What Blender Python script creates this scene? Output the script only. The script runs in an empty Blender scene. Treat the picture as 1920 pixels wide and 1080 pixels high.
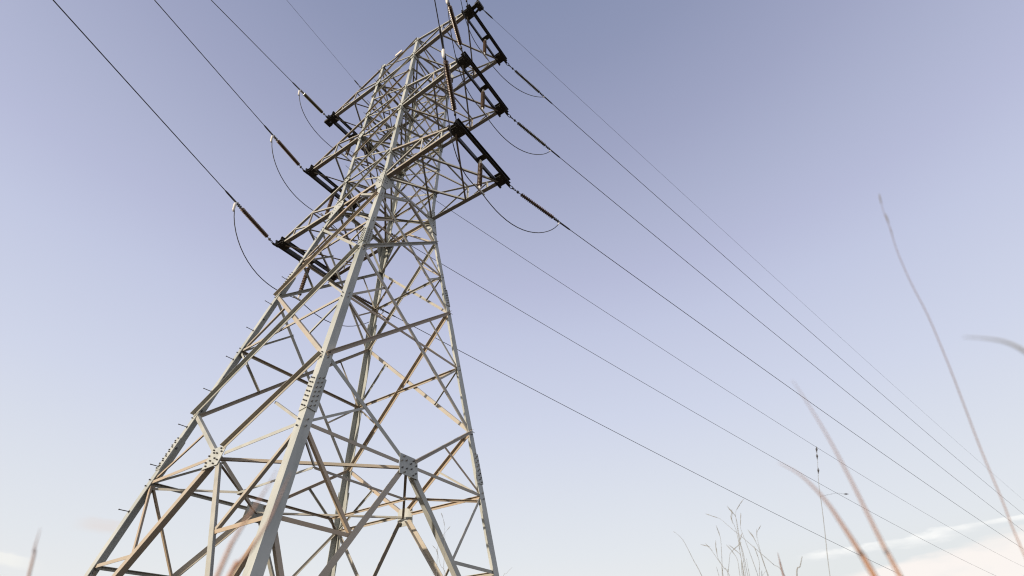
import bpy, bmesh, math, random
from mathutils import Vector, Matrix
R = math.radians
random.seed(7)
scene = bpy.context.scene
col = scene.collection

# ------------------------------------------------------------------ camera
cam_d = bpy.data.cameras.new('camera')
cam = bpy.data.objects.new('camera', cam_d)
col.objects.link(cam)
cam_d.sensor_width = 36.0
cam_d.lens = 913.405 / 1920 * 36.0
cam_d.clip_start = 0.05
cam_d.clip_end = 6000
CAM = Vector((-5.99227, -8.38885, 0.32636))
right = Vector((0.563805, -0.825685, -0.01919))
up = Vector((-0.52352, -0.375254, 0.764926))
fwd = Vector((0.638789, 0.421223, 0.643833))
m = Matrix.Identity(4)
for i in range(3):
    m[i][0], m[i][1], m[i][2], m[i][3] = right[i], up[i], -fwd[i], CAM[i]
cam.matrix_world = m
cam_d.dof.use_dof = True
cam_d.dof.focus_distance = 13.0
cam_d.dof.aperture_fstop = 3.0
scene.camera = cam
scene.cycles.filter_width = 1.15

# ------------------------------------------------------------------ sky and sun
SUN_EL, SUN_AZ = R(11.0), R(172.0)          # azimuth counted from +x towards +y: where the sun stands
sun_dir = Vector((math.cos(SUN_EL) * math.cos(SUN_AZ), math.cos(SUN_EL) * math.sin(SUN_AZ), math.sin(SUN_EL)))
world = bpy.data.worlds.new('World')
scene.world = world
world.use_nodes = True
nt = world.node_tree
nt.nodes.clear()
def nd(t, **k):
    n = nt.nodes.new(t)
    for a, b in k.items():
        setattr(n, a, b)
    return n
def mt(op, a, b=None, c=None):
    n = nd('ShaderNodeMath', operation=op)
    for i, v in enumerate((a, b, c)):
        if v is None:
            continue
        if isinstance(v, (int, float)):
            n.inputs[i].default_value = v
        else:
            nt.links.new(v, n.inputs[i])
    return n.outputs[0]
def sm(v, a, b):                              # smooth 0..1 while v goes a..b
    n = nd('ShaderNodeMapRange', interpolation_type='SMOOTHSTEP')
    nt.links.new(v, n.inputs['Value'])
    n.inputs['From Min'].default_value = a
    n.inputs['From Max'].default_value = b
    return n.outputs[0]
def mixc(f, a, b, mode='MIX'):
    n = nd('ShaderNodeMix', data_type='RGBA', blend_type=mode)
    for s, v in ((0, f), (6, a), (7, b)):
        if isinstance(v, (int, float)):
            n.inputs[s].default_value = v
        elif isinstance(v, tuple):
            n.inputs[s].default_value = v
        else:
            nt.links.new(v, n.inputs[s])
    return n.outputs[2]
def lin(r, g, b, k=1.0):
    f = lambda c: (c / 12.92 if c <= 0.04045 else ((c + 0.055) / 1.055) ** 2.4)
    return tuple(k * f(c / 255.0) for c in (r, g, b)) + (1.0,)
tc = nd('ShaderNodeTexCoord')
sep = nd('ShaderNodeSeparateXYZ')
nt.links.new(tc.outputs['Generated'], sep.inputs[0])
X, Y, Z = sep.outputs
el = mt('MULTIPLY', mt('ARCSINE', Z), 180 / math.pi)
az = mt('MULTIPLY', mt('ARCTAN2', Y, X), 180 / math.pi)
sky = nd('ShaderNodeTexSky', sky_type='NISHITA', sun_disc=False)
sky.sun_elevation = SUN_EL
sky.sun_rotation = math.pi / 2 - SUN_AZ
sky.air_density, sky.dust_density, sky.ozone_density = 1.0, 1.5, 2.0
ramp = nd('ShaderNodeValToRGB')
cr = ramp.color_ramp
SKY = [(0, (240, 238, 234)), (7, (237, 238, 238)), (11, (230, 234, 239)), (16, (223, 228, 238)), (24, (211, 217, 236)), (34, (197, 203, 228)),
       (40, (186, 191, 219)), (46, (176, 182, 210)), (54, (162, 168, 198)), (64, (146, 154, 185)), (75, (132, 143, 175)), (90, (120, 132, 166))]
while len(cr.elements) < len(SKY):
    cr.elements.new(0.5)
for e, (a, c) in zip(cr.elements, SKY):
    e.position = a / 90
    e.color = lin(*c)
nt.links.new(mt('DIVIDE', mt('MAXIMUM', el, 0.0), 90.0), ramp.inputs[0])
# the half of the sky round the low sun is brighter and warmer
dsun = nd('ShaderNodeVectorMath', operation='DOT_PRODUCT')
nt.links.new(tc.outputs['Generated'], dsun.inputs[0])
dsun.inputs[1].default_value = sun_dir
glow = sm(dsun.outputs['Value'], 0.36, 1.0)
base = mixc(glow, ramp.outputs[0], (1.25, 1.15, 1.05, 1.0))
# clouds low over the horizon: a thin streak, a bank under it, a few wisps
nv = nd('ShaderNodeCombineXYZ')
nt.links.new(mt('MULTIPLY', az, 0.16), nv.inputs[0])
nt.links.new(mt('MULTIPLY', el, 0.75), nv.inputs[1])
noi = nd('ShaderNodeTexNoise')
noi.inputs['Scale'].default_value = 1.0
noi.inputs['Detail'].default_value = 6.0
noi.inputs['Roughness'].default_value = 0.6
nt.links.new(nv.outputs[0], noi.inputs['Vector'])
wob = mt('SUBTRACT', noi.outputs['Fac'], 0.5)
def line_mask(slope, el0, az0, half_up, half_dn):
    mid = mt('ADD', mt('MULTIPLY', mt('SUBTRACT', az, az0), slope), el0)
    dd = mt('ADD', mt('SUBTRACT', el, mid), mt('MULTIPLY', wob, 1.9))
    return dd
d1 = line_mask(-0.045, 9.62, 0.0, 0, 0)
streak = mt('MULTIPLY', mt('MULTIPLY', sm(d1, 0.34, 0.06), sm(d1, -0.55, 0.0)), mt('MULTIPLY', sm(az, 7.0, 4.0), sm(az, -16.0, -9.0)))
d2 = line_mask(-0.105, 7.75, 0.0, 0, 0)
bank = mt('MULTIPLY', mt('MULTIPLY', sm(d2, 0.62, -0.1), sm(az, 8.5, 2.0)), sm(az, -50.0, -20.0))
d3 = line_mask(0.03, 8.9, 76.0, 0, 0)
left = mt('MULTIPLY', mt('MULTIPLY', sm(d3, 0.35, 0.08), sm(d3, -0.7, -0.25)), sm(az, 74.2, 76.8))
d4 = line_mask(0.0, 11.9, 72.0, 0, 0)
peach = mt('MULTIPLY', mt('MULTIPLY', sm(d4, 0.7, 0.0), sm(d4, -0.8, -0.1)), mt('MULTIPLY', sm(az, 70.0, 71.5), sm(az, 74.5, 72.5)))
nv2 = nd('ShaderNodeCombineXYZ')
nt.links.new(mt('MULTIPLY', az, 0.33), nv2.inputs[0])
nt.links.new(mt('MULTIPLY', el, 0.9), nv2.inputs[1])
nv2.inputs[2].default_value = 4.7
noi2 = nd('ShaderNodeTexNoise')
noi2.inputs['Scale'].default_value = 1.0
noi2.inputs['Detail'].default_value = 7.0
nt.links.new(nv2.outputs[0], noi2.inputs['Vector'])
patch = sm(noi2.outputs['Fac'], 0.36, 0.58)
low = mt('MULTIPLY', sm(el, 12.5, 7.5), mt('MULTIPLY', sm(az, 24.0, 2.0), sm(az, -60.0, -20.0)))
base = mixc(mt('MULTIPLY', low, 0.7), base, lin(228, 232, 232))
streak = mt('MULTIPLY', streak, mt('ADD', mt('MULTIPLY', patch, 0.5), 0.5))
c1 = mixc(mt('MULTIPLY', streak, 0.95), base, lin(255, 255, 253))
c2 = mixc(mt('MULTIPLY', bank, mt('ADD', mt('MULTIPLY', patch, 0.25), 0.75)), c1, lin(255, 248, 243))
c3 = mixc(mt('MULTIPLY', left, 0.95), c2, lin(246, 246, 243))
c4 = mixc(mt('MULTIPLY', peach, 0.3), c3, lin(232, 210, 196))
tint = mixc(1.0, sky.outputs[0], (0.9, 0.95, 1.15, 1.0), 'MULTIPLY')
scaled = mixc(1.0, c4, (10.0, 10.0, 10.0, 1.0), 'MULTIPLY')
final = mixc(0.04, scaled, tint)
bg = nd('ShaderNodeBackground')
bg.inputs['Strength'].default_value = 0.1
nt.links.new(final, bg.inputs['Color'])
wo = nd('ShaderNodeOutputWorld')
nt.links.new(bg.outputs[0], wo.inputs['Surface'])

sl = bpy.data.lights.new('sun', 'SUN')
sl.energy = 4.7
sl.angle = R(0.6)
sl.color = (1.0, 0.86, 0.70)
so = bpy.data.objects.new('sun', sl)
col.objects.link(so)
so.rotation_euler = sun_dir.to_track_quat('Z', 'Y').to_euler()
scene.view_settings.view_transform = 'Standard'
scene.view_settings.look = 'None'
scene.view_settings.exposure = 0.0
scene.view_settings.gamma = 1.0

# ------------------------------------------------------------------ materials
def material(name, c1, c2=None, scale=3.0, rough=0.6, metal=0.0, spec=0.4, bump=0.0, stretch=(1, 1, 1), detail=6.0):
    mm = bpy.data.materials.new(name)
    mm.use_nodes = True
    t = mm.node_tree
    b = t.nodes['Principled BSDF']
    b.inputs['Roughness'].default_value = rough
    b.inputs['Metallic'].default_value = metal
    b.inputs['Specular IOR Level'].default_value = spec
    if c2 is None:
        b.inputs['Base Color'].default_value = (*c1, 1)
        return mm
    g = t.nodes.new('ShaderNodeNewGeometry')
    mp = t.nodes.new('ShaderNodeMapping')
    mp.inputs['Scale'].default_value = stretch
    t.links.new(g.outputs['Position'], mp.inputs[0])
    n = t.nodes.new('ShaderNodeTexNoise')
    n.inputs['Scale'].default_value = scale
    n.inputs['Detail'].default_value = detail
    n.inputs['Roughness'].default_value = 0.62
    t.links.new(mp.outputs[0], n.inputs['Vector'])
    r = t.nodes.new('ShaderNodeValToRGB')
    r.color_ramp.elements[0].position = 0.3
    r.color_ramp.elements[0].color = (*c1, 1)
    r.color_ramp.elements[1].position = 0.72
    r.color_ramp.elements[1].color = (*c2, 1)
    t.links.new(n.outputs['Fac'], r.inputs[0])
    t.links.new(r.outputs[0], b.inputs['Base Color'])
    if bump:
        bu = t.nodes.new('ShaderNodeBump')
        bu.inputs['Strength'].default_value = bump
        bu.inputs['Distance'].default_value = 0.02
        t.links.new(n.outputs['Fac'], bu.inputs['Height'])
        t.links.new(bu.outputs[0], b.inputs['Normal'])
    return mm
M_STEEL = material('galvanised_steel', (0.27, 0.288, 0.262), (0.455, 0.468, 0.435), 2.2, 0.45, 0.0, 0.5, stretch=(1, 1, 0.35))
M_BRACE = material('galvanised_brace_steel', (0.265, 0.275, 0.245), (0.41, 0.415, 0.375), 1.9, 0.5, 0.0, 0.5)
def vary(mm, c3, lo=0.35, hi=0.9):
    # each bar differs at random; the brown puts warm ground bounce into the colour
    t = mm.node_tree
    b = t.nodes['Principled BSDF']
    old = b.inputs['Base Color'].links[0].from_socket
    oi = t.nodes.new('ShaderNodeObjectInfo')
    g = t.nodes.new('ShaderNodeNewGeometry')
    n = t.nodes.new('ShaderNodeTexNoise')
    n.inputs['Scale'].default_value = 0.9
    n.inputs['Detail'].default_value = 8.0
    t.links.new(g.outputs['Position'], n.inputs['Vector'])
    ad = t.nodes.new('ShaderNodeMath'); ad.operation = 'MULTIPLY_ADD'
    t.links.new(oi.outputs['Random'], ad.inputs[0])
    ad.inputs[1].default_value = 0.75
    sb = t.nodes.new('ShaderNodeMath'); sb.operation = 'MULTIPLY'
    t.links.new(n.outputs['Fac'], sb.inputs[0]); sb.inputs[1].default_value = 0.5
    t.links.new(sb.outputs[0], ad.inputs[2])
    mr = t.nodes.new('ShaderNodeMapRange')
    mr.inputs['From Min'].default_value = lo
    mr.inputs['From Max'].default_value = hi
    t.links.new(ad.outputs[0], mr.inputs['Value'])
    mx = t.nodes.new('ShaderNodeMix'); mx.data_type = 'RGBA'
    t.links.new(mr.outputs[0], mx.inputs[0])
    t.links.new(old, mx.inputs[6])
    mx.inputs[7].default_value = (*c3, 1)
    t.links.new(mx.outputs[2], b.inputs['Base Color'])
vary(M_BRACE, (0.36, 0.285, 0.20), 0.3, 0.95)
M_CAGE = material('upper_steel', (0.24, 0.24, 0.205), (0.37, 0.365, 0.32), 1.6, 0.55, 0.0, 0.4)  # darker, browner base than the braces below the waist
vary(M_CAGE, (0.25, 0.19, 0.13), 0.5, 1.15)
M_ARM = material('weathered_arm_steel', (0.30, 0.30, 0.265), (0.43, 0.425, 0.38), 1.8, 0.55, 0.0, 0.4)
vary(M_ARM, (0.27, 0.215, 0.155), 0.6, 1.2)
M_DARK = material('shaded_dark_steel', (0.022, 0.021, 0.018), (0.060, 0.055, 0.046), 5.0, 0.55)  # dark metal; shade under the arm tips is put into the colour too
M_BOLT = material('dark_bolt_steel', (0.085, 0.083, 0.08), None, rough=0.5)
M_WIRE = material('weathered_conductor', (0.055, 0.055, 0.06), (0.10, 0.10, 0.11), 8.0, 0.5)
M_PORC = material('brown_porcelain', (0.085, 0.050, 0.028), (0.14, 0.085, 0.048), 6.0, 0.3, 0.0, 0.6)
M_OLIVE = material('olive_glaze', (0.085, 0.075, 0.035), (0.13, 0.11, 0.055), 6.0, 0.3, 0.0, 0.6)
M_ALU = material('pale_aluminium', (0.62, 0.60, 0.56), (0.78, 0.76, 0.72), 9.0, 0.45)
M_GRASS = material('dry_grass', (0.30, 0.22, 0.13), (0.42, 0.30, 0.18), 14.0, 0.7)
def blade_material():
    mm = material('red_brown_dry_grass', (0.30, 0.2, 0.15))
    t = mm.node_tree
    g = t.nodes.new('ShaderNodeNewGeometry')
    sx = t.nodes.new('ShaderNodeSeparateXYZ')
    mr = t.nodes.new('ShaderNodeMapRange')
    mr.inputs['From Min'].default_value = 0.38
    mr.inputs['From Max'].default_value = 0.62
    r = t.nodes.new('ShaderNodeValToRGB')
    r.color_ramp.elements[0].color = (0.44, 0.235, 0.12, 1)
    r.color_ramp.elements[1].color = (0.25, 0.205, 0.205, 1)
    e = r.color_ramp.elements.new(0.35)
    e.color = (0.33, 0.215, 0.175, 1)
    t.links.new(g.outputs['Position'], sx.inputs[0])
    t.links.new(sx.outputs[2], mr.inputs[0])
    t.links.new(mr.outputs[0], r.inputs[0])
    t.links.new(r.outputs[0], t.nodes['Principled BSDF'].inputs['Base Color'])
    return mm
M_RED = blade_material()
M_THIN = material('grey_dry_grass', (0.19, 0.195, 0.19), (0.29, 0.29, 0.275), 14.0, 0.7)
M_SOIL = material('dry_meadow_soil', (0.034, 0.020, 0.010), (0.070, 0.042, 0.021), 0.8, 0.9, bump=0.4)
M_PATCH = material('sunlit_peach', (0.66, 0.58, 0.50), None, rough=0.6)  # peach sunlight on a bit of steel, put into the colour

# ------------------------------------------------------------------ helpers
def link(name, bm, mats, parent=None, smooth=False):
    me = bpy.data.meshes.new(name)
    bmesh.ops.recalc_face_normals(bm, faces=bm.faces)
    bm.to_mesh(me)
    bm.free()
    if smooth:
        for f in me.polygons:
            f.use_smooth = True
    for mm in (mats if isinstance(mats, (list, tuple)) else [mats]):
        me.materials.append(mm)
    o = bpy.data.objects.new(name, me)
    col.objects.link(o)
    if parent is not None:
        o.parent = parent
    return o
def empty(name, parent=None):
    o = bpy.data.objects.new(name, None)
    col.objects.link(o)
    if parent is not None:
        o.parent = parent
    return o
def tag(o, label, cat, group=None, kind=None):
    if label: o['label'] = label
    if cat: o['category'] = cat
    if group: o['group'] = group
    if kind: o['kind'] = kind
    return o
def V(*a):
    return Vector(a)
def prism(bm, A, B, prof, mi=0):
    """sweep the closed profile (list of offset vectors) from A to B"""
    a = [bm.verts.new(A + q) for q in prof]
    b = [bm.verts.new(B + q) for q in prof]
    n = len(prof)
    fs = [bm.faces.new(a), bm.faces.new(b[::-1])]
    for i in range(n):
        fs.append(bm.faces.new((a[i], b[i], b[(i + 1) % n], a[(i + 1) % n])))
    for f in fs:
        f.material_index = mi
def angle(bm, A, B, u, v, a, b, t, centre=0.0, mi=0):
    """an L-section bar with its heel on A-B; flange a along u, flange b along v; centre shifts it along -u"""
    d = (B - A).normalized()
    u = (u - d * u.dot(d)).normalized()
    v = (v - d * v.dot(d)).normalized()
    sh = -u * centre
    prism(bm, A, B, [sh + u * x + v * y for x, y in ((0, 0), (a, 0), (a, t), (t, t), (t, b), (0, b))], mi)
def box_bar(bm, A, B, u, w, h, mi=0):
    d = (B - A).normalized()
    u = (u - d * u.dot(d)).normalized()
    v = d.cross(u)
    prism(bm, A, B, [u * (x * w / 2) + v * (y * h / 2) for x, y in ((-1, -1), (1, -1), (1, 1), (-1, 1))], mi)
def channel(bm, A, B, u, v, depth, fl, t, mi=0):
    """C-section: web along u (depth), flanges along v"""
    d = (B - A).normalized()
    u = (u - d * u.dot(d)).normalized()
    v = (v - d * v.dot(d) - u * v.dot(u)).normalized()
    h = depth / 2
    prism(bm, A, B, [u * x + v * y for x, y in ((-h, 0), (h, 0), (h, fl), (h - t, fl), (h - t, t), (-h + t, t), (-h + t, fl), (-h, fl))], mi)
def frame_of(d):
    d = d.normalized()
    a = V(0, 0, 1) if abs(d.z) < 0.9 else V(1, 0, 0)
    s = d.cross(a).normalized()
    return s, s.cross(d).normalized()
def tube(bm, pts, rad, seg=6, mi=0):
    """round tube through the points; rad is one radius or one per point"""
    n = len(pts)
    rr = rad if isinstance(rad, (list, tuple)) else [rad] * n
    rings = []
    s = None
    for i, q in enumerate(pts):
        d = (pts[min(i + 1, n - 1)] - pts[max(i - 1, 0)]).normalized()
        if s is None:
            s, w = frame_of(d)
        else:
            s = (s - d * s.dot(d)).normalized()
            w = s.cross(d)
        rings.append([bm.verts.new(q + (s * math.cos(2 * math.pi * k / seg) + w * math.sin(2 * math.pi * k / seg)) * rr[i]) for k in range(seg)])
    for i in range(n - 1):
        for k in range(seg):
            f = bm.faces.new((rings[i][k], rings[i][(k + 1) % seg], rings[i + 1][(k + 1) % seg], rings[i + 1][k]))
            f.material_index = mi
    for rg in (rings[0], rings[-1][::-1]):
        if rr[0] > 0:
            bm.faces.new(rg).material_index = mi
def plate(bm, pts, n, th, mi=0):
    """flat polygon plate of thickness th, pushed out along n"""
    n = n.normalized()
    a = [bm.verts.new(q) for q in pts]
    b = [bm.verts.new(q + n * th) for q in pts]
    k = len(pts)
    for f in [bm.faces.new(a), bm.faces.new(b[::-1])] + [bm.faces.new((a[i], b[i], b[(i + 1) % k], a[(i + 1) % k])) for i in range(k)]:
        f.material_index = mi
def bolt(bm, q, n, r=0.017, h=0.03, mi=1):
    tube(bm, [q, q + n.normalized() * h], r, 6, mi)

# ------------------------------------------------------------------ ground
def make_ground():
    bm = bmesh.new()
    rings = [0, 3, 6, 9, 12, 16, 22, 30, 45, 70, 120, 220, 450, 1000, 2400]
    seg = 72
    prev = None
    for r in rings:
        if r == 0:
            prev = [bm.verts.new((0, 0, 0))]
            continue
        cur = []
        for k in range(seg):
            a = 2 * math.pi * k / seg
            z = 0 if r < 4 else (math.sin(k * 1.7 + r) + math.sin(k * 0.61 - r * 0.4)) * 0.025 * min(1 + r * 0.02, 8) * (0.2 if r < 20 else 1)
            cur.append(bm.verts.new((r * math.cos(a), r * math.sin(a), z)))
        for k in range(seg):
            if len(prev) == 1:
                bm.faces.new((prev[0], cur[k], cur[(k + 1) % seg]))
            else:
                bm.faces.new((prev[k], cur[k], cur[(k + 1) % seg], prev[(k + 1) % seg]))
        prev = cur
    return tag(link('ground', bm, M_SOIL, smooth=True), 'dry brown meadow ground under the pylon', None, kind='structure')
make_ground()

# ------------------------------------------------------------------ the pylon
ZO = 11.40                                    # height of the waist, where the taper ends
KL, KU = 0.1507, 0.0
def hw(z):
    return 1 - (KL if z < ZO else KU) * (z - ZO)
CORNER = {'n': (-1, -1), 'r': (1, -1), 'f': (1, 1), 'l': (-1, 1)}
# the four sides: first corner, second corner, outward normal, direction along the side
SIDES = [((-1, -1), (1, -1)), ((1, -1), (1, 1)), ((1, 1), (-1, 1)), ((-1, 1), (-1, -1))]
def side_vecs(s):
    a, b = s
    n = V((a[0] + b[0]) / 2, (a[1] + b[1]) / 2, 0)
    t = V((b[0] - a[0]) / 2, (b[1] - a[1]) / 2, 0)
    return n, t
def FP(s, t, z, off=0.0):
    """point on a side: t = -1 .. 1 across, z height, off outwards"""
    n, tv = side_vecs(s)
    w = hw(z)
    return n * (w + off) + tv * (t * w) + V(0, 0, z)
H = {k: ZO + v for k, v in dict(foot=-9.32, knee=-7.95, a=-6.62, a2=-5.05, b=-3.44, b2=-2.22, c=-0.96, w=0.0).items()}
U = [ZO + q for q in (0.0, 1.25, 2.47, 3.74, 5.0, 6.2, 7.38, 8.79)]
TOP = U[-1]

tower = empty('lattice_pylon')
tag(tower, 'tall grey galvanised steel lattice pylon with three pairs of cross arms', 'pylon')

def fang(s, t0, z0, t1, z1, w, off, heel='up', name='diagonal_brace', th=0.008, parent=tower, mat=None, out=False):
    """an angle bar lying in one side of the tower; its standing flange points inwards"""
    A, B = FP(s, t0, z0, off), FP(s, t1, z1, off)
    n, _ = side_vecs(s)
    d = (B - A).normalized()
    dn = d.cross(n).normalized()
    if dn.z > 0:
        dn = -dn
    if heel == 'dn':
        dn = -dn
    bm = bmesh.new()
    angle(bm, A, B, dn, n if out else -n, w, w, th, w / 2)
    return link(name, bm, mat or M_BRACE, parent)

# legs with splice plates and step bolts
def make_leg(c):
    bm = bmesh.new()
    cx, cy = CORNER[c]
    u, v = V(-cx, 0, 0), V(0, -cy, 0)
    for z0, z1, fl in ((-0.15, H['knee'] + 0.55, 0.16), (H['knee'] + 0.55, H['b'] + 0.5, 0.15), (H['b'] + 0.5, ZO, 0.14), (ZO, TOP, 0.125)):
        A = V(cx * hw(z0), cy * hw(z0), z0)
        B = V(cx * hw(z1), cy * hw(z1), z1)
        angle(bm, A, B, u, v, fl, fl, 0.014)
    leg = link('leg', bm, M_STEEL, tower)
    # splices: cover angles with two columns of bolts on each flange
    for zc, ln in ((H['knee'] + 0.55, 0.62), (H['b'] + 0.5, 0.55)):
        bm = bmesh.new()
        za, zb = zc - ln / 2, zc + ln / 2
        o = 0.004
        A = V(cx * (hw(za) + o), cy * (hw(za) + o), za)
        B = V(cx * (hw(zb) + o), cy * (hw(zb) + o), zb)
        angle(bm, A, B, u, v, 0.172, 0.172, -0.012)
        for k in range(7):
            z = za + ln * (k + 0.35) / 7
            w = hw(z) + o + 0.012
            for q in (0.05, 0.12):
                zz = z + (0.035 if q > 0.1 else 0)
                bolt(bm, V(cx * (w - q), cy * w, zz), V(0, cy, 0), 0.0115, 0.026)
                bolt(bm, V(cx * w, cy * (w - q), zz), V(cx, 0, 0), 0.0115, 0.026)
        link('splice_plate', bm, [M_STEEL, M_BOLT], leg)
    return leg
LEG = {c: make_leg(c) for c in 'nrfl'}
z = 2.95
k = 0
while z < TOP - 0.3:                          # step bolts up the left leg, alternating between its two flanges
    w = hw(z)
    bm = bmesh.new()
    if k % 2 == 0:
        q = V(-w, w - 0.075, z)
        tube(bm, [q, q + V(-0.17, 0, 0)], 0.0075, 6)
        bolt(bm, q, V(-1, 0, 0), 0.02, 0.014, 0)
        bolt(bm, q + V(-0.165, 0, 0), V(-1, 0, 0), 0.012, 0.010, 0)
    else:
        q = V(-w + 0.075, w, z)
        tube(bm, [q, q + V(0, 0.17, 0)], 0.0075, 6)
        bolt(bm, q, V(0, 1, 0), 0.02, 0.014, 0)
        bolt(bm, q - V(0, 0.016, 0), V(0, -1, 0), 0.018, 0.018, 0)
    link('step_bolt', bm, M_BOLT, LEG['l'])
    z += 0.395
    k += 1

IN, OUT = -0.016, 0.010                       # bars inside and outside the leg flange
for s in SIDES:
    n, tv = side_vecs(s)
    # K-bracing of the body foot: plate in the middle of the knee level
    zk, za = H['knee'], H['a']
    for sg in (-1, 1):
        # main diagonals from the plate to the feet and up to the legs
        fang(s, 0.055 * sg, zk - 0.10, sg * 0.985, 0.05, 0.098, IN, 'dn', th=0.010, mat=M_BRACE)
        fang(s, sg * 0.965, za, 0.07 * sg, zk + 0.10, 0.072, IN if sg < 0 else OUT, 'up', out=sg > 0)
        # knee horizontal, one half on either side of the plate
        fang(s, sg * 0.965, zk, 0.10 * sg, zk, 0.056, IN, 'up', 'horizontal_brace')
        # redundants of the foot panel
        # the foot diagonal passes t = sg*tf at the foot level
        zf = H['foot']
        f = (zk - 0.10 - zf) / (zk - 0.10 - 0.05)
        def on_foot(zz):
            g = (zk - 0.10 - zz) / (zk - 0.10 - 0.05)
            A, B = FP(s, 0.055 * sg, zk - 0.10), FP(s, sg * 0.985, 0.05)
            q = A.lerp(B, g)
            return q.dot(tv) / hw(q.z)
        zm = zf + 0.02
        fang(s, sg * 0.965, zm, on_foot(zm), zm, 0.054, IN - 0.012, 'up', 'redundant_brace')
        fang(s, sg * 0.955, zk - 0.03, on_foot(zm), zm, 0.054, IN - 0.014, 'dn', 'redundant_brace')
        zq = 1.05
        fang(s, sg * 0.965, zq, on_foot(zq), zq, 0.062, IN - 0.012, 'up', 'redundant_brace')
        fang(s, sg * 0.965, zm - 0.05, on_foot(zq), zq, 0.062, IN - 0.014, 'dn', 'redundant_brace')
        # redundant of the V above the plate
        A, B = FP(s, 0.07 * sg, zk + 0.07), FP(s, sg * 0.965, za)
        q = A.lerp(B, 0.5)
        fang(s, sg * 0.955, zk + 0.04, q.dot(tv) / hw(q.z), q.z, 0.042, IN - 0.012, 'up', 'redundant_brace')
    # two X panels with a strut at each crossing and four redundants
    for z0, zc, z1, wd in ((H['a'], H['a2'], H['b'], 0.080), (H['b'], H['b2'], H['c'], 0.072)):
        fang(s, -0.985, z0, 0.975, z1, wd, OUT - 0.002, 'up', out=True)
        fang(s, 0.965, z0, -0.965, z1, wd, IN, 'up')
        fang(s, -0.965, zc, 0.965, zc, 0.056, IN - 0.014, 'up', 'horizontal_brace')
        for sg in (-1, 1):
            w0, w1 = hw(z0), hw(z1)
            for lo in (True, False):
                A = FP(s, sg * 0.965, z0 if lo else z1)
                B = FP(s, -sg * 0.965, z1 if lo else z0)
                fr = w0 / (w0 + w1) * 0.5 if lo else w1 / (w0 + w1) * 0.5
                q = A.lerp(B, fr)
                fang(s, sg * 0.955, zc + (-0.03 if lo else 0.03), q.dot(tv) / hw(q.z), q.z, 0.042, IN - 0.028, 'up' if sg > 0 else 'dn', 'redundant_brace')
    # hip under the waist: inverted V from the middle of the waist strut
    fang(s, -0.96, ZO - 0.02, 0.96, ZO - 0.02, 0.085, IN - 0.002, 'up', 'horizontal_brace', th=0.010)
    for sg in (-1, 1):
        fang(s, 0.04 * sg, ZO - 0.07, sg * 0.96, H['c'], 0.068, IN - 0.018, 'dn')
    # cage above the waist: seven X panels
    for i in range(7):
        a, b = U[i] + 0.06, U[i + 1] - 0.04
        fang(s, -0.97, a, 0.97, b, 0.052, OUT - 0.003, 'up', out=True, mat=M_CAGE)
        fang(s, 0.95, a, -0.95, b, 0.046, IN, 'up', mat=M_CAGE)
    for zz, wd in ((U[1], 0.05), (U[3], 0.07), (U[4], 0.05), (U[6], 0.07), (U[7] - 0.06, 0.055)):
        fang(s, -0.95, zz, 0.95, zz, wd, IN - 0.012, 'up', 'horizontal_brace', mat=M_CAGE)

# plan bracing
def plan_bar(A, B, w, z, name='plan_brace', down=False):
    bm = bmesh.new()
    A, B = V(A[0], A[1], z), V(B[0], B[1], z)
    d = (B - A).normalized()
    side = V(0, 0, 1).cross(d)
    angle(bm, A, B, side, V(0, 0, -1 if down else 1), w, w, 0.007, w / 2)
    return link(name, bm, M_CAGE if z > ZO - 0.5 else M_BRACE, tower)
zk = H['knee']
w = hw(zk) - 0.05
mid = [V(0, -w, 0), V(w, 0, 0), V(0, w, 0), V(-w, 0, 0)]
cor = [V(w, -w, 0), V(w, w, 0), V(-w, w, 0), V(-w, -w, 0)]
em = []
for i in range(4):
    plan_bar(mid[i], mid[(i + 1) % 4], 0.048, zk - 0.06)
    e = (mid[i] + mid[(i + 1) % 4]) / 2
    em.append(e)
    plan_bar(cor[i] * 0.98, e, 0.042, zk - 0.075, down=True)
for i in range(4):
    plan_bar(em[i], em[(i + 1) % 4], 0.042, zk - 0.09, down=True)
for zz in (ZO - 0.02, U[3] - 0.02, U[6] - 0.02):
    w = 0.93
    plan_bar(V(-w, -w, 0), V(w, w, 0), 0.055, zz - 0.05)
    plan_bar(V(w, -w, 0), V(-w, w, 0), 0.055, zz - 0.125, down=True)
for zz in (U[1] - 0.03, U[4] - 0.03, TOP - 0.12):
    w = 0.94
    plan_bar(V(-w, -w, 0), V(w, w, 0), 0.055, zz)

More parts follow.
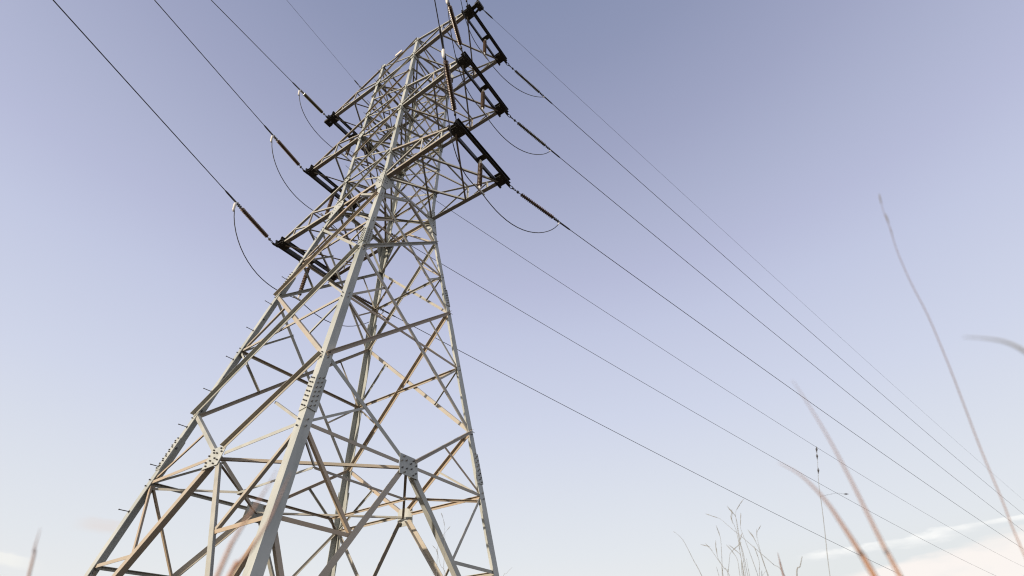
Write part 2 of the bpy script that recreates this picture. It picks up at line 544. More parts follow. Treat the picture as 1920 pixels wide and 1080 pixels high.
# gusset plates with bolt heads
def gusset(s, pts, bolts, th=0.010, off=0.012):
    n, tv = side_vecs(s)
    bm = bmesh.new()
    plate(bm, [FP(s, t, z, off) for t, z in pts], n, th)
    for t, z in bolts:
        bolt(bm, FP(s, t, z, off + th), n, 0.013, 0.028)
    return link('gusset_plate', bm, [M_STEEL, M_BOLT], tower)
for s in SIDES:
    zk = H['knee']
    gusset(s, [(-0.10, zk + 0.16), (0.07, zk + 0.16), (0.10, zk + 0.10), (0.10, zk - 0.20), (-0.10, zk - 0.20)],
           [(-0.08, zk + 0.03), (-0.055, zk + 0.12), (0.05, zk + 0.10), (0.08, zk + 0.03), (-0.03, zk + 0.06), (0.02, zk + 0.03),
            (-0.075, zk - 0.09), (-0.05, zk - 0.16), (-0.025, zk - 0.08), (0.075, zk - 0.11), (0.045, zk - 0.16), (0.025, zk - 0.06)], off=-0.002)
    for sg in (-1, 1):
        # waist plates, tall and many-bolted
        zz = ZO
        pts = [(sg * 1.0, zz - 0.62), (sg * 1.0, zz + 0.36), (sg * 0.90, zz + 0.36), (sg * 0.68, zz + 0.08), (sg * 0.66, zz - 0.14), (sg * 0.86, zz - 0.60)]
        bl = []
        for q in range(7):
            bl.append((sg * 0.965, zz - 0.36 + q * 0.11))
            bl.append((sg * 0.905, zz - 0.33 + q * 0.11))
        bl += [(sg * 0.80, zz - 0.05), (sg * 0.74, zz + 0.03), (sg * 0.74, zz - 0.08), (sg * 0.81, zz + 0.10)]
        gusset(s, pts, bl)
        for zz, hgt in ((U[1], 0.14), (U[3], 0.22), (U[4], 0.14), (U[6], 0.22), (TOP - 0.12, 0.12)):
            pts = [(sg * 1.0, zz - hgt), (sg * 1.0, zz + hgt), (sg * 0.88, zz + hgt), (sg * 0.76, zz + 0.04), (sg * 0.76, zz - 0.08), (sg * 0.88, zz - hgt)]
            bl = [(sg * 0.95, zz - hgt * 0.7), (sg * 0.95, zz), (sg * 0.95, zz + hgt * 0.7), (sg * 0.83, zz - 0.02)]
            gusset(s, pts, bl, off=0.0135)
        for zz in (H['a'], H['a2'], H['b'], H['b2'], H['c'], H['knee']):
            bm = bmesh.new()
            for dz in (-0.06, 0.05):
                bolt(bm, FP(s, sg * (1 - 0.07 / hw(zz)), zz + dz, 0.010), side_vecs(s)[0], 0.0125, 0.026, 0)
            link('bolt', bm, M_BOLT, LEG[[c for c in CORNER if CORNER[c] == s[0 if sg < 0 else 1]][0]])

# ------------------------------------------------------------------ cross arms
TIP = 3.65
ARM_LABELS = {}
def bar3(A, B, w, parent, name='arm_brace', u=None, v=None, mat=None, th=0.007):
    d = (B - A).normalized()
    u = u or V(0, 0, 1).cross(d)
    v = v or V(0, 0, 1)
    bm = bmesh.new()
    angle(bm, A, B, u, v, w, w, th, w / 2)
    return link(name, bm, mat or M_ARM, parent)
def make_arm(zb, zt, sg):
    """sg = -1: arm towards -y (the right of the photo); zb bottom chord, zt where the top chord meets the cage"""
    Y = lambda y: sg * y
    arm = empty('cross_arm', tower)
    xt = 1.04
    z0 = zb + 0.0
    for x in (-1, 1):
        # bottom chord: angle, vertical flange outwards, horizontal flange inwards
        bm = bmesh.new()
        angle(bm, V(x * 0.995, Y(0.9), z0 - 0.02), V(x * xt, Y(TIP - 0.06), z0 - 0.02), V(0, 0, 1), V(-x, 0, 0), 0.072, 0.120, 0.010)
        link('chord', bm, M_ARM, arm)
        bm = bmesh.new()
        # top chord sloping from the cage to the tip
        angle(bm, V(x * 0.995, Y(0.95), zt), V(x * xt, Y(TIP - 0.16), z0 + 0.13), V(0, 0, 1), V(-x, 0, 0), 0.058, 0.065, 0.008)
        link('chord', bm, M_ARM, arm)
    ym, yq = 2.3, 3.02
    def top_at(y):
        f = (y - 0.95) / (TIP - 0.16 - 0.95)
        return zt + (z0 + 0.13 - zt) * f
    for x in (-1, 1):
        n = V(x, 0, 0)
        xo = x * 1.012
        for y in (ym, yq):
            bar3(V(xo, Y(y), z0 + 0.06), V(xo, Y(y), top_at(y) + 0.02), 0.042, arm, 'arm_post', V(0, Y(1), 0), -n)
        bar3(V(xo + x * 0.01, Y(1.0), z0 + 0.1), V(xo + x * 0.01, Y(ym - 0.03), top_at(ym) - 0.01), 0.046, arm, u=V(0, -sg, 1), v=-n)
        bar3(V(xo + x * 0.01, Y(ym + 0.05), z0 + 0.07), V(xo + x * 0.01, Y(yq - 0.03), top_at(yq)), 0.040, arm, u=V(0, -sg, 1), v=-n)
    zf = z0 - 0.028
    e = 0.93
    for A, B in (((-e, 1.0), (e, ym)), ((e, 1.0), (-e, ym)), ((-e, ym), (e, TIP - 0.2)), ((e, ym), (-e, TIP - 0.2))):
        bar3(V(A[0], Y(A[1]), zf), V(B[0], Y(B[1]), zf), 0.050, arm, v=V(0, 0, 1))
        zf -= 0.010
    # a light cross between the top chords
    yt = ym
    bar3(V(-0.95, Y(yt), top_at(yt) - 0.01), V(0.95, Y(yt), top_at(yt) - 0.01), 0.038, arm)
    bar3(V(-0.95, Y(1.0), zt - 0.03), V(0.95, Y(yt - 0.05), top_at(yt) - 0.05), 0.038, arm)
    # tip: two dark channels side by side, closed by a plate box at either end
    for y, fl, dp, fw in ((TIP - 0.01, 1, 0.165, 0.080), (TIP - 0.25, -1, 0.14, 0.050)):
        b2 = bmesh.new()
        channel(b2, V(-1.16, Y(y), z0 + 0.04), V(1.16, Y(y), z0 + 0.04), V(0, 0, 1), V(0, Y(fl), 0), dp, fw, 0.010)
        link('end_beam', b2, M_DARK, arm)
    for x in (-1, 1):
        b2 = bmesh.new()
        plate(b2, [V(x * 1.10, Y(TIP - 0.014), z0 - 0.030), V(x * 0.78, Y(TIP - 0.014), z0 - 0.030), V(x * 0.78, Y(TIP - 0.246), z0 - 0.030), V(x * 1.10, Y(TIP - 0.246), z0 - 0.030)], V(0, 0, -1), 0.012)
        plate(b2, [V(x * 1.10, Y(TIP - 0.014), z0 + 0.11), V(x * 0.78, Y(TIP - 0.014), z0 + 0.11), V(x * 0.78, Y(TIP - 0.246), z0 + 0.11), V(x * 1.10, Y(TIP - 0.246), z0 + 0.11)], V(0, 0, 1), 0.012)
        # pulling lug
        plate(b2, [V(x * 1.02, Y(TIP - 0.05), z0 - 0.060), V(x * 1.22, Y(TIP - 0.035), z0 - 0.075), V(x * 1.22, Y(TIP + 0.035), z0 - 0.075), V(x * 1.02, Y(TIP + 0.05), z0 - 0.060)], V(0, 0, -1), 0.02)
        for bx in (0.82, 0.93, 1.04):
            for by in (TIP - 0.21, TIP - 0.06):
                bolt(b2, V(x * bx, Y(by), z0 - 0.042), V(0, 0, -1), 0.015, 0.024)
        link('tip_plate', b2, [M_DARK, M_BOLT], arm)
    b2 = bmesh.new()
    plate(b2, [V(-0.03, Y(TIP - 0.014), z0 - 0.02), V(0.13, Y(TIP - 0.014), z0 - 0.02), V(0.13, Y(TIP - 0.246), z0 - 0.02), V(-0.03, Y(TIP - 0.246), z0 - 0.02)], V(0, 0, -1), 0.014)
    plate(b2, [V(0.04, Y(TIP - 0.20), z0 - 0.035), V(0.04, Y(TIP - 0.10), z0 - 0.035), V(0.04, Y(TIP - 0.12), z0 - 0.13), V(0.04, Y(TIP - 0.18), z0 - 0.13)], V(1, 0, 0), 0.02)
    link('hanger_plate', b2, M_DARK, arm)
    return arm
LEVELS = [('lower', ZO, U[1]), ('middle', U[3], U[4]), ('upper', U[6], TOP - 0.1)]
for nm, zb, zt in LEVELS:
    for sg in (-1, 1):
        make_arm(zb, zt, sg)
# earth-wire brackets at the end of the upper arms, plate in sunlit colour and rod on the peak
for sg in (-1, 1):
    bm = bmesh.new()
    zb = U[6]
    box_bar(bm, V(-0.98, sg * (TIP + 0.02), zb + 0.1), V(-0.98, sg * (TIP + 0.36), zb + 0.12), V(1, 0, 0), 0.12, 0.05)
    box_bar(bm, V(-0.80, sg * (TIP + 0.02), zb + 0.1), V(-0.86, sg * (TIP + 0.36), zb + 0.12), V(1, 0, 0), 0.07, 0.05)
    plate(bm, [V(-1.06, sg * (TIP + 0.22), zb + 0.06), V(-0.76, sg * (TIP + 0.22), zb + 0.06), V(-0.76, sg * (TIP + 0.40), zb + 0.06), V(-1.06, sg * (TIP + 0.40), zb + 0.06)], V(0, 0, 1), 0.14)
    link('earth_wire_bracket', bm, M_DARK, tower)
bm = bmesh.new()
box_bar(bm, V(-1.022, 0.20, TOP - 0.07), V(-1.022, -0.14, TOP - 0.05), V(0, 0, 1), 0.16, 0.02)
link('sunlit_plate', bm, M_PATCH, tower)
bm = bmesh.new()
tube(bm, [V(1.0, -1.0, TOP - 0.1), V(1.0, -1.0, TOP + 1.0)], 0.014, 6)
box_bar(bm, V(1.0, -1.0, TOP - 0.16), V(1.0, -1.0, TOP + 0.14), V(1, 1, 0), 0.2, 0.17)
link('lightning_rod', bm, M_STEEL, tower)

# ------------------------------------------------------------------ insulators, conductors and jumpers
def ring_link(bm, c, d, L, wd, r, roll=0.0):
    s, w_ = frame_of(d)
    s = s * math.cos(roll) + w_ * math.sin(roll)
    d = d.normalized()
    pts = []
    for k in range(13):
        a = 2 * math.pi * k / 12
        pts.append(c + d * (math.cos(a) * L / 2) + s * (math.sin(a) * wd / 2))
    tube(bm, pts, r, 5)
def sheds(bm, A, B, n, core, rim):
    pts, rr = [], []
    pts.append(A); rr.append(core * 1.25)
    for k in range(n):
        f0 = (k + 0.15) / n
        for f, r in ((0.0, core), (0.28, core), (0.36, rim), (0.50, rim * 0.96), (0.72, core)):
            pts.append(A.lerp(B, (k + 0.05 + f * 0.9) / n)); rr.append(r)
    pts.append(B); rr.append(core * 1.25)
    tube(bm, pts, rr, 12)
def tension_string(a, d, mat, label, group, rim=0.062, n=20):
    """a: pulling point on the arm, d: direction of the pull"""
    d = d.normalized()
    o = empty('tension_insulator')
    tag(o, label, 'insulator', group)
    bm = bmesh.new()
    ring_link(bm, a + d * 0.06, d, 0.15, 0.07, 0.013, 0.0)
    ring_link(bm, a + d * 0.17, d, 0.14, 0.06, 0.011, math.pi / 2)
    tube(bm, [a + d * 0.22, a + d * 0.46], 0.013, 6)
    box_bar(bm, a + d * 0.28, a + d * 0.34, V(0, 0, 1), 0.07, 0.05)
    link('shackle', bm, M_BOLT, o)
    bm = bmesh.new()
    sheds(bm, a + d * 0.44, a + d * 1.70, n, 0.034, rim)
    link('insulator_rod', bm, mat, o, smooth=False)
    bm = bmesh.new()
    tube(bm, [a + d * 1.70, a + d * 1.96], 0.013, 6)
    for t in (1.76, 1.83, 1.90):
        box_bar(bm, a + d * (t - 0.02), a + d * (t + 0.02), V(0, 0, 1), 0.085, 0.05)
    link('yoke', bm, M_BOLT, o)
    return a + d * 1.95
def dirv(az, s):
    return V(math.cos(R(az)), math.sin(R(az)), s)
def span(name, a, az, s, cv, L, r, label, cat, group, mat, clamp=None, seg=6):
    pts = []
    n = 90
    for k in range(n + 1):
        t = L * (k / n) ** 1.7
        d = dirv(az, 0)
        pts.append(a + V(d.x * t, d.y * t, s * t + cv * t * t))
    bm = bmesh.new()
    tube(bm, pts, r, seg)
    o = link(name, bm, mat, smooth=True)
    tag(o, label, cat, group)
    if clamp:
        bm = bmesh.new()
        dd = (pts[3] - pts[0]).normalized()
        tube(bm, [a - dd * 0.05, a + dd * 0.02, a + dd * 0.4, a + dd * 0.48], [0.02, 0.027, 0.025, 0.015], 8)
        link('dead_end_clamp', bm, clamp, o, smooth=True)
    return o
def bez(P, n=14):
    out = []
    for k in range(n + 1):
        t = k / n
        q = [v.copy() for v in P]
        while len(q) > 1:
            q = [q[i].lerp(q[i + 1], t) for i in range(len(q) - 1)]
        out.append(q[0])
    return out
FW = {('lower', -1): -0.058, ('middle', -1): -0.075, ('upper', -1): -0.080, ('lower', 1): -0.100, ('middle', 1): -0.080, ('upper', 1): -0.078}
BW = {('lower', -1): (211, -0.11), ('middle', -1): (206, -0.36), ('upper', -1): (206, -0.45),
      ('lower', 1): (205, -0.112), ('middle', 1): (204.5, -0.28), ('upper', 1): (203, -0.53)}
SIDE = {-1: 'right', 1: 'left'}
for nm, zb, zt in LEVELS:
    for sg in (-1, 1):
        side = SIDE[sg]
        zz = zb - 0.09
        af = V(1.20, sg * 3.65, zz)
        ab = V(-1.13, sg * 3.66, zz)
        df = dirv(-15.0, FW[nm, sg])
        baz, bs = BW[nm, sg]
        db = dirv(baz, bs)
        cf = tension_string(af, df, M_OLIVE if nm != 'lower' else M_PORC, f'thin ribbed insulator pulling right from the far tip of the {nm} {side} arm', 'tension insulators on the cross arms')
        cb = tension_string(ab, db, M_PORC if nm != 'upper' or sg < 0 else M_OLIVE, f'thin ribbed insulator pulling overhead from the near tip of the {nm} {side} arm', 'tension insulators on the cross arms', rim=0.066)
        span('conductor', cf, -15.0, FW[nm, sg], 0.0004, 300, 0.0118, f'dark power line running to the lower right from the {nm} {side} arm', 'power line', 'power lines towards the right', M_WIRE, M_WIRE)
        span('conductor', cb, baz, bs, 0.0006, 30, 0.0118, f'dark power line running up out of the picture from the {nm} {side} arm', 'power line', 'power lines passing overhead', M_WIRE, M_WIRE)
        # post insulator that holds the jumper under the arm
        top = V(0.05, sg * (TIP - 0.15), zb - 0.10)
        bot = V(0.05, sg * (TIP - 0.15), zb - (1.28 if sg < 0 else 1.50))
        o = empty('jumper_insulator')
        tag(o, f'short brown ribbed insulator hanging under the end beam of the {nm} {side} arm', 'insulator', 'insulators holding the jumpers')
        bm = bmesh.new()
        sheds(bm, top - V(0, 0, 0.18), bot + V(0, 0, 0.10), 16, 0.036, 0.066)
        link('insulator_rod', bm, M_PORC, o)
        bm = bmesh.new()
        tube(bm, [top + V(0, 0, 0.03), top - V(0, 0, 0.19)], 0.022, 6)
        ring_link(bm, top - V(0, 0, 0.08), V(0, 0, 1), 0.14, 0.09, 0.013)
        link('shackle', bm, M_ALU, o)
        bm = bmesh.new()
        tube(bm, [bot + V(0, 0, 0.11), bot - V(0, 0, 0.02)], 0.026, 6)
        tube(bm, [bot + V(-0.22, 0, -0.02), bot + V(-0.1, 0, -0.045), bot + V(0.1, 0, -0.045), bot + V(0.22, 0, -0.02)], [0.018, 0.03, 0.03, 0.018], 6)
        link('jumper_clamp', bm, M_ALU, o)
        # jumper cable: from the back clamp under the arm to the forward clamp
        jb = bot - V(0, 0, 0.045)
        p0, p3 = cb + V(0, 0, -0.04), cf + V(0, 0, -0.04)
        g = abs(p0.x - jb.x)
        if sg < 0:
            back = bez([p0, p0 + V(0.12, 0, -0.75), V(-1.25, jb.y, jb.z - 0.28), jb + V(-0.62, 0, -0.10), jb], 18)
        else:
            back = bez([p0, p0 + V(0.15, 0, -1.0), V(-1.6, jb.y, jb.z - 0.36), jb + V(-0.7, 0, -0.2), jb], 18)
        if nm == 'upper':
            frw = bez([jb, jb + V(0.62, 0, -0.02), V(1.75, jb.y - 0.1, jb.z - 0.40), p3 + V(-0.38, 0.08, -0.55), p3], 18)
        else:
            frw = bez([jb, jb + V(0.7, 0, -0.18), V(1.7, jb.y - 0.06, jb.z - 0.63), p3 + V(-0.36, 0.08, -0.8), p3], 18)
        bm = bmesh.new()
        tube(bm, back + frw[1:], 0.0125, 6)
        jo = link('jumper_cable', bm, M_WIRE, smooth=True)
        tag(jo, f'slack dark jumper loop hanging under the {nm} {side} arm', 'cable', 'jumper loops under the arms')
        bm = bmesh.new()
        tube(bm, [p0 + V(0, 0, 0.05), p0 + V(0.0, 0, -0.05), p0 + V(0.02, 0, -0.22), p0 + V(0.04, 0, -0.30)], [0.03, 0.042, 0.034, 0.016], 8)
        link('terminal', bm, M_ALU, jo, smooth=True)
        bm = bmesh.new()
        tube(bm, [p3 + V(0.02, 0, 0.05), p3, p3 + V(-0.07, 0.01, -0.12)], [0.018, 0.022, 0.015], 8)
        link('terminal', bm, M_ALU, jo, smooth=True)
# earth wires
e = V(-0.90, -(TIP + 0.33), U[6] + 0.05)
def earth(a, az, s, L, label):
    d = dirv(az, s).normalized()
    o = span('earth_wire', a + d * 0.1, az, s, 0.0004, L, 0.005, label, 'earth wire', 'thin earth wires at the top', M_WIRE)
    bm = bmesh.new()
    ring_link(bm, a + d * 0.08, d, 0.16, 0.06, 0.011)
    tube(bm, [a + d * 0.15, a + d * 0.3, a + d * 0.52, a + d * 0.6], [0.01, 0.026, 0.026, 0.01], 6)
    link('earth_wire_clamp', bm, M_BOLT, o)
earth(e, -15, -0.07, 300, 'thinnest wire above the others running right from the top right arm')
earth(e + V(-0.1, 0, 0), 206, -0.4, 30, 'thin wire leaving the top of the picture from the top right arm')
earth(V(-1.0, 2.09, TOP - 0.55), 203.5, -0.62, 30, 'faint thin wire running up left from the top left arm')

# ------------------------------------------------------------------ grass stalks close to the camera
GRASS = [
    ('tall_seed', 'stalk', 0.0017, [[-5.2686, -8.5939, 0.9066], [-5.252, -8.5891, 0.8871], [-5.2377, -8.5876, 0.8682], [-5.2154, -8.5824, 0.8377], [-5.1877, -8.5792, 0.7942], [-5.1622, -8.5783, 0.7478], [-5.1332, -8.5721, 0.6883], [-5.1103, -8.5641, 0.6327], [-5.0898, -8.5545, 0.5724], [-5.0739, -8.5462, 0.5115], [-5.0627, -8.5371, 0.4548], [-5.027, -8.5077, 0.2274], [-4.9913, -8.4783, -0.02]]),
    ('arch', 'blade', 0.0048, [[-5.5038, -8.5116, 0.5474], [-5.5041, -8.5214, 0.5423], [-5.5039, -8.5316, 0.5353], [-5.5021, -8.5384, 0.5261], [-5.4975, -8.5441, 0.5097], [-5.4885, -8.5449, 0.4824], [-5.4747, -8.5347, 0.4419], [-5.425, -8.4979, 0.2209], [-5.3752, -8.4611, -0.02]]),
    ('mid', 'blade', 0.0039, [[-5.4473, -8.38, 0.5773], [-5.4382, -8.3837, 0.5565], [-5.4252, -8.3884, 0.5224], [-5.4137, -8.391, 0.4853], [-5.4058, -8.3922, 0.4528], [-5.4, -8.3933, 0.4222], [-5.3968, -8.3951, 0.3995], [-5.3742, -8.4077, 0.1997], [-5.3515, -8.4202, -0.02]]),
    ('low', 'blade', 0.006, [[-5.4223, -8.3366, 0.5064], [-5.4171, -8.3511, 0.4928], [-5.4101, -8.3629, 0.4691], [-5.4045, -8.3688, 0.4452], [-5.3999, -8.3735, 0.4205], [-5.3971, -8.3764, 0.4014], [-5.3736, -8.4015, 0.2007], [-5.3502, -8.4265, -0.02]]),
    ('left', 'blade', 0.003, [[-5.8139, -7.675, 0.4714], [-5.8114, -7.6737, 0.4619], [-5.8082, -7.6724, 0.4502], [-5.8013, -7.671, 0.4298], [-5.7428, -7.659, 0.2149], [-5.6844, -7.6471, -0.02]]),
    ('front', 'blade', 0.006, [[-5.6825, -7.8881, 0.5205], [-5.6819, -7.8817, 0.502], [-5.6823, -7.8726, 0.4739], [-5.6874, -7.8626, 0.4468], [-5.694, -7.8553, 0.43], [-5.6961, -7.852, 0.4187], [-5.7271, -7.8042, 0.2093], [-5.7581, -7.7563, -0.02]]),
    ('front2', 'blade', 0.0042, [[-5.7426, -7.9631, 0.49], [-5.7438, -7.9567, 0.4744], [-5.746, -7.9506, 0.4591], [-5.75, -7.9415, 0.4341], [-5.7513, -7.9348, 0.4052], [-5.7586, -7.8974, 0.2026], [-5.7659, -7.8599, -0.02]]),
    ('dot', 'stalk', 0.0026, [[-3.143, -8.3237, 1.2631], [-3.1345, -8.3119, 1.2359], [-3.1248, -8.3004, 1.2037], [-3.1082, -8.2774, 1.1446], [-3.0935, -8.258, 1.0879], [-3.0749, -8.2363, 1.0088], [-3.0532, -8.2039, 0.8987], [-3.0276, -8.1519, 0.7192], [-2.9865, -8.0686, 0.3596], [-2.9454, -7.9852, -0.02]]),
    ('solo', 'stalk', 0.0032, [[-3.0092, -7.4676, 1.0281], [-2.9941, -7.4953, 0.9993], [-2.9811, -7.5117, 0.9614], [-2.9605, -7.5295, 0.8833], [-2.9397, -7.5522, 0.7973], [-2.8642, -7.6344, 0.3986], [-2.7886, -7.7166, -0.02]]),
    ('orange', 'blade', 0.008, [[-4.432, -8.1672, 0.6028], [-4.429, -8.1651, 0.5837], [-4.4239, -8.1612, 0.5464], [-4.3939, -8.1381, 0.2732], [-4.3639, -8.1151, -0.02]]),
    ('dash', 'stalk', 0.006, [[-3.4422, -8.114, 0.7528], [-3.4392, -8.0926, 0.7187], [-3.4365, -8.0641, 0.6762], [-3.4275, -7.9699, 0.3381], [-3.4185, -7.8756, -0.02]]),
    ('towerA', 'stalk', 0.0032, [[-2.7572, -5.4935, 1.51], [-2.7235, -5.5054, 1.4448], [-2.7027, -5.5004, 1.3685], [-2.6783, -5.4899, 1.2559], [-2.6622, -5.4752, 1.1457], [-2.6434, -5.4729, 1.0558], [-2.5547, -5.4623, 0.5279], [-2.4661, -5.4516, -0.02]]),
    ('towerB', 'stalk', 0.0032, [[-2.6876, -5.5349, 1.4145], [-2.7099, -5.4855, 1.3494], [-2.7186, -5.454, 1.2853], [-2.7102, -5.4423, 1.2185], [-2.6841, -5.4259, 1.0521], [-2.6179, -5.3845, 0.5261], [-2.5517, -5.343, -0.02]]),
    ('towerC', 'stalk', 0.0032, [[-2.7419, -5.4245, 1.2737], [-2.714, -5.4437, 1.237], [-2.6789, -5.4562, 1.1456], [-2.6291, -5.4885, 1.0522], [-2.5055, -5.5686, 0.5261], [-2.3819, -5.6487, -0.02]]),
    ('towerD', 'stalk', 0.0032, [[-2.7267, -5.3952, 1.1163], [-2.7031, -5.4118, 1.0806], [-2.6816, -5.4253, 1.038], [-2.5582, -5.5021, 0.519], [-2.4349, -5.5789, -0.02]]),
    ('rightA', 'stalk', 0.0032, [[-2.3266, -5.9044, 1.1266], [-2.3454, -5.8648, 1.0874], [-2.3618, -5.824, 1.0271], [-2.4155, -5.6906, 0.5136], [-2.4692, -5.5572, -0.02]]),
    ('t1', 'stalk', 0.0026, [[-3.1368, -7.8266, 1.0544], [-3.1321, -7.8321, 1.0403], [-3.1263, -7.8398, 1.0227], [-3.1207, -7.8402, 0.9995], [-3.1127, -7.8324, 0.9578], [-3.1039, -7.8233, 0.9072], [-3.0957, -7.8214, 0.8629], [-3.0887, -7.8154, 0.8167], [-3.0809, -7.8089, 0.7591], [-3.0395, -7.7743, 0.3796], [-2.9982, -7.7397, -0.02]]),
    ('t2', 'stalk', 0.0026, [[-2.8268, -7.6381, 1.1256], [-2.8161, -7.6687, 1.1109], [-2.8067, -7.6952, 1.0966], [-2.7954, -7.7167, 1.0683], [-2.7821, -7.7435, 1.0341], [-2.7699, -7.7706, 1.0022], [-2.7526, -7.8093, 0.9518], [-2.7369, -7.8471, 0.9024], [-2.7219, -7.8864, 0.8507], [-2.708, -7.9223, 0.7939], [-2.6679, -8.0259, 0.397], [-2.6278, -8.1296, -0.02]]),
    ('t3', 'stalk', 0.0026, [[-2.945, -7.6952, 1.0143], [-2.9403, -7.6956, 0.9932], [-2.9346, -7.6945, 0.9655], [-2.9296, -7.6863, 0.9319], [-2.9242, -7.6744, 0.8887], [-2.9191, -7.6617, 0.8429], [-2.915, -7.6484, 0.7978], [-2.8862, -7.5542, 0.3989], [-2.8575, -7.46, -0.02]]),
    ('t4', 'stalk', 0.0026, [[-3.0947, -7.6421, 0.9173], [-3.0885, -7.6597, 0.9084], [-3.0795, -7.6734, 0.88], [-3.0688, -7.6888, 0.8416], [-3.0589, -7.7045, 0.8053], [-3.0507, -7.7177, 0.7729], [-2.994, -7.8099, 0.3865], [-2.9372, -7.902, -0.02]]),
    ('t5', 'stalk', 0.0026, [[-2.7379, -7.7956, 1.112], [-2.7326, -7.7833, 1.0799], [-2.7279, -7.7739, 1.0513], [-2.7182, -7.775, 1.0072], [-2.7083, -7.7774, 0.9599], [-2.6973, -7.78, 0.9028], [-2.6888, -7.7814, 0.8538], [-2.6824, -7.7817, 0.8126], [-2.6322, -7.7841, 0.4063], [-2.5819, -7.7864, -0.02]]),
    ('t6', 'stalk', 0.0026, [[-2.8932, -7.8533, 1.1456], [-2.8922, -7.8264, 1.1237], [-2.8898, -7.8038, 1.0976], [-2.8828, -7.7921, 1.0594], [-2.8722, -7.7819, 1.0038], [-2.8636, -7.7743, 0.9558], [-2.8543, -7.7683, 0.9014], [-2.8459, -7.7586, 0.8416], [-2.8404, -7.7502, 0.796], [-2.8025, -7.6915, 0.398], [-2.7645, -7.6329, -0.02]]),
    ('t7', 'stalk', 0.0026, [[-3.0029, -7.8668, 0.9595], [-2.9974, -7.8733, 0.9389], [-2.9921, -7.877, 0.9156], [-2.987, -7.8807, 0.8924], [-2.9791, -7.8798, 0.8475], [-2.9716, -7.8807, 0.8031], [-2.9654, -7.8838, 0.7655], [-2.9147, -7.9092, 0.3828], [-2.8641, -7.9346, -0.02]]),
    ('t8', 'stalk', 0.0026, [[-2.6607, -7.8634, 1.0523], [-2.6589, -7.8389, 1.0256], [-2.6531, -7.8323, 0.9916], [-2.6487, -7.8289, 0.9665], [-2.6408, -7.8255, 0.9202], [-2.6326, -7.8246, 0.8708], [-2.6246, -7.8214, 0.8156], [-2.5776, -7.8027, 0.4078], [-2.5306, -7.7841, -0.02]]),
    ('t9', 'stalk', 0.0026, [[-2.8147, -7.7572, 0.9539], [-2.8172, -7.7262, 0.9343], [-2.8194, -7.6996, 0.9159], [-2.818, -7.6892, 0.896], [-2.8155, -7.6746, 0.8629], [-2.8134, -7.6602, 0.83], [-2.812, -7.6528, 0.8103], [-2.792, -7.5411, 0.4052], [-2.772, -7.4294, -0.02]]),
    ('t10', 'stalk', 0.0026, [[-2.9683, -7.7327, 0.9156], [-2.9602, -7.7469, 0.8892], [-2.9533, -7.7548, 0.8604], [-2.9477, -7.7505, 0.8217], [-2.9433, -7.743, 0.7838], [-2.9074, -7.681, 0.3919], [-2.8714, -7.6189, -0.02]]),
    ('t11', 'stalk', 0.0026, [[-3.1062, -7.8368, 0.9314], [-3.103, -7.8157, 0.8952], [-3.0957, -7.8054, 0.8456], [-3.0893, -7.8007, 0.8026], [-3.0843, -7.7929, 0.7604], [-3.048, -7.7373, 0.3802], [-3.0116, -7.6817, -0.02]]),
    ('t12', 'stalk', 0.0026, [[-2.7467, -7.8206, 0.9312], [-2.7416, -7.8223, 0.9049], [-2.7366, -7.8204, 0.8741], [-2.7326, -7.8092, 0.8376], [-2.7296, -7.7984, 0.8048], [-2.6999, -7.6917, 0.4024], [-2.6702, -7.585, -0.02]]),
    ('t13', 'stalk', 0.0026, [[-2.938, -7.6641, 0.9477], [-2.9339, -7.6561, 0.9176], [-2.9277, -7.6533, 0.8805], [-2.921, -7.6607, 0.853], [-2.9167, -7.6583, 0.8233], [-2.9141, -7.6522, 0.7975], [-2.8818, -7.5769, 0.3987], [-2.8496, -7.5017, -0.02]]),
    ('t14', 'stalk', 0.0026, [[-3.0843, -7.82, 1.0491], [-3.079, -7.8107, 1.0198], [-3.0723, -7.8125, 0.9928], [-3.0656, -7.8125, 0.9629], [-3.0572, -7.8072, 0.9175], [-3.0503, -7.7987, 0.8732], [-3.0413, -7.7892, 0.8106], [-3.0365, -7.7798, 0.7679], [-3.0023, -7.7119, 0.384], [-2.968, -7.6439, -0.02]]),
    ('t15', 'stalk', 0.0026, [[-2.7348, -7.5858, 0.8777], [-2.7308, -7.5856, 0.853], [-2.7269, -7.5855, 0.8285], [-2.675, -7.584, 0.4143], [-2.6232, -7.5826, -0.02]]),
    ('t16', 'stalk', 0.0026, [[-2.8473, -7.7814, 0.8764], [-2.8439, -7.7758, 0.8501], [-2.8397, -7.7728, 0.8205], [-2.8366, -7.7681, 0.7945], [-2.7993, -7.7111, 0.3973], [-2.762, -7.6541, -0.02]]),
    ('t17', 'stalk', 0.0026, [[-3.0127, -7.7584, 0.9048], [-3.0062, -7.7733, 0.8869], [-3.0001, -7.7859, 0.8678], [-2.9961, -7.7818, 0.8408], [-2.9895, -7.7632, 0.7757], [-2.9579, -7.6744, 0.3879], [-2.9263, -7.5857, -0.02]]),
    ('t18', 'stalk', 0.0026, [[-2.6286, -7.8221, 0.8431], [-2.6299, -7.7957, 0.8212], [-2.63, -7.791, 0.8165], [-2.6331, -7.6767, 0.4082], [-2.6362, -7.5625, -0.02]]),
]

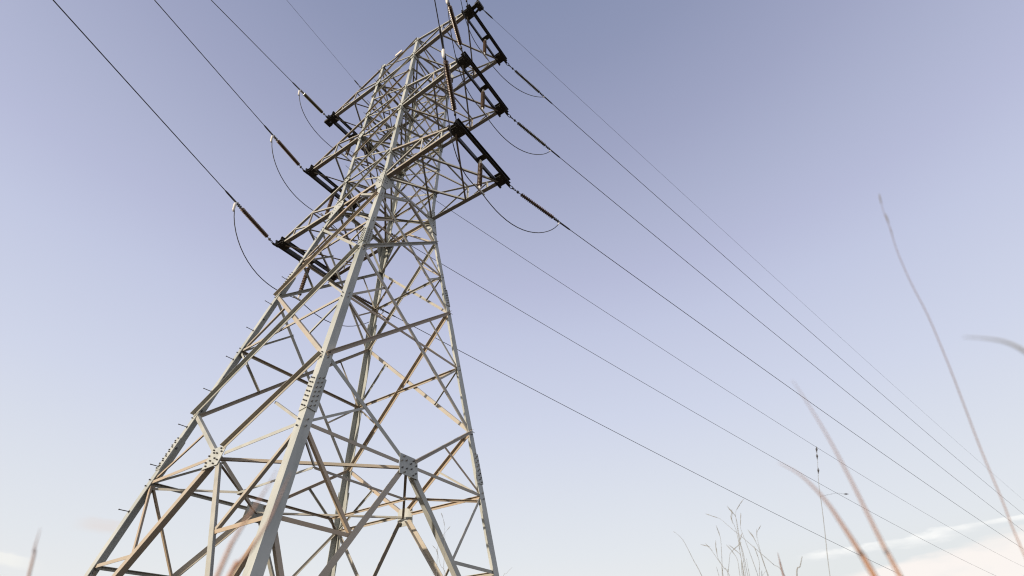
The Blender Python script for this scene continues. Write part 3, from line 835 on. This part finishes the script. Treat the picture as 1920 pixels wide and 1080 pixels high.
GLABEL = {
 'tall_seed': 'tallest blurred reddish grass stalk leaning left at the far right',
 'arch': 'grey blurred grass blade arching in from the right edge',
 'mid': 'blurred red brown blade leaning left, right of the thin grass tuft, upper of two',
 'low': 'blurred drooping grass blade just left of the straighter red brown blade',
 'left': 'short blurred grass blade at the lower left edge',
 'front': 'blurred orange brown blade crossing before the near pylon leg',
 'front2': 'fainter blurred blade beside the orange brown one before the pylon',
 'dot': 'very thin grey stalk with dark seed dots near its top',
 'solo': 'lone thin stalk with curved tip left of the grass tuft',
 'orange': 'short orange grass blade right of the tuft',
 'dash': 'short thin grey stalk leaning right beside the orange blade',
 'towerA': 'tallest thin stalk with seed heads before the right pylon leg braces',
 'towerB': 'forked pale stalk before the right foot brace of the pylon',
 'towerC': 'short pale stalk leaning left before the pylon foot brace',
 'towerD': 'shortest pale stalk at the bottom edge before the pylon foot brace',
 'rightA': 'short stalk leaning right just right of the pylon foot',
}
def stalk(key, kind, w, pts):
    P = [Vector(q) for q in pts]
    # smooth the path
    Q = []
    for i in range(len(P) - 1):
        a, b, c, d = P[max(i - 1, 0)], P[i], P[i + 1], P[min(i + 2, len(P) - 1)]
        for k in range(4):
            t = k / 4
            Q.append(0.5 * (2 * b + (c - a) * t + (2 * a - 5 * b + 4 * c - d) * t * t + (3 * b - a - 3 * c + d) * t ** 3))
    Q.append(P[-1])
    n = len(Q)
    bm = bmesh.new()
    rnd = random.Random(key)
    if kind == 'stalk':
        rr = [w * 0.5 * (0.35 + 0.65 * min(1, i / (n * 0.6))) for i in range(n)]
        tube(bm, Q, rr, 5)
        o = link('grass_stalk', bm, M_RED if key == 'tall_seed' else M_THIN, smooth=True)
        if key not in ('rightA', 'towerD', 'dash', 'solo', 't15', 't16', 't18'):
            bm = bmesh.new()
            spots = [2, 6, 11] if key == 'dot' else [1, 4] if key != 'tall_seed' else [1, 6, 9]
            for i in spots:
                d = (Q[i + 1] - Q[i]).normalized()
                L = 0.016 if key == 'dot' else 0.024 if key != 'tall_seed' else 0.008
                off = Vector((rnd.uniform(-1, 1), rnd.uniform(-1, 1), 0)) * w * 0.8
                tube(bm, [Q[i] + off - d * L, Q[i] + off * 1.2 - d * L * 0.2, Q[i] + off + d * L], [0.0004, w * (0.8 if key != 'dot' else 1.9) * (0.6 if key == 'tall_seed' else 1), 0.0004], 5)
            if key == 'dot':                # one seed spikelet on a side branch
                b = Q[18]
                tip = b + right * 0.125 + up * 0.012
                tube(bm, [b, b.lerp(tip, 0.6) + up * 0.01, tip], [0.0006, 0.0005, 0.0004], 4)
                tube(bm, [tip - right * 0.012, tip, tip + right * 0.014], [0.0004, 0.004, 0.0004], 5)
            link('seed_head', bm, M_WIRE if key == 'dot' else M_THIN, o)
    else:
        # a folded blade: two strips meeting in a shallow V
        rings = []
        for i, q in enumerate(Q):
            d = (Q[min(i + 1, n - 1)] - Q[max(i - 1, 0)]).normalized()
            s = d.cross((q - CAM).normalized()).normalized()
            f = min(1.0, 0.10 + 1.1 * i / n)
            nrm = s.cross(d)
            rings.append([bm.verts.new(q + s * w * 0.5 * f + nrm * w * 0.18 * f), bm.verts.new(q - nrm * 0.0003), bm.verts.new(q - s * w * 0.5 * f + nrm * w * 0.18 * f), bm.verts.new(q + nrm * (0.0008 + w * 0.1 * f))])
        for i in range(n - 1):
            for k in range(4):
                bm.faces.new((rings[i][k], rings[i][(k + 1) % 4], rings[i + 1][(k + 1) % 4], rings[i + 1][k]))
        bm.faces.new(rings[0]); bm.faces.new(rings[-1][::-1])
        o = link('dry_grass', bm, M_RED if key != 'arch' else M_THIN, smooth=True)
    if key in GLABEL:
        tag(o, GLABEL[key], 'grass')
    else:
        tag(o, 'thin dry stem in the grey grass tuft at the lower right', 'grass', 'stems of the grass tuft')
    return o
for g in GRASS:
    stalk(*g)
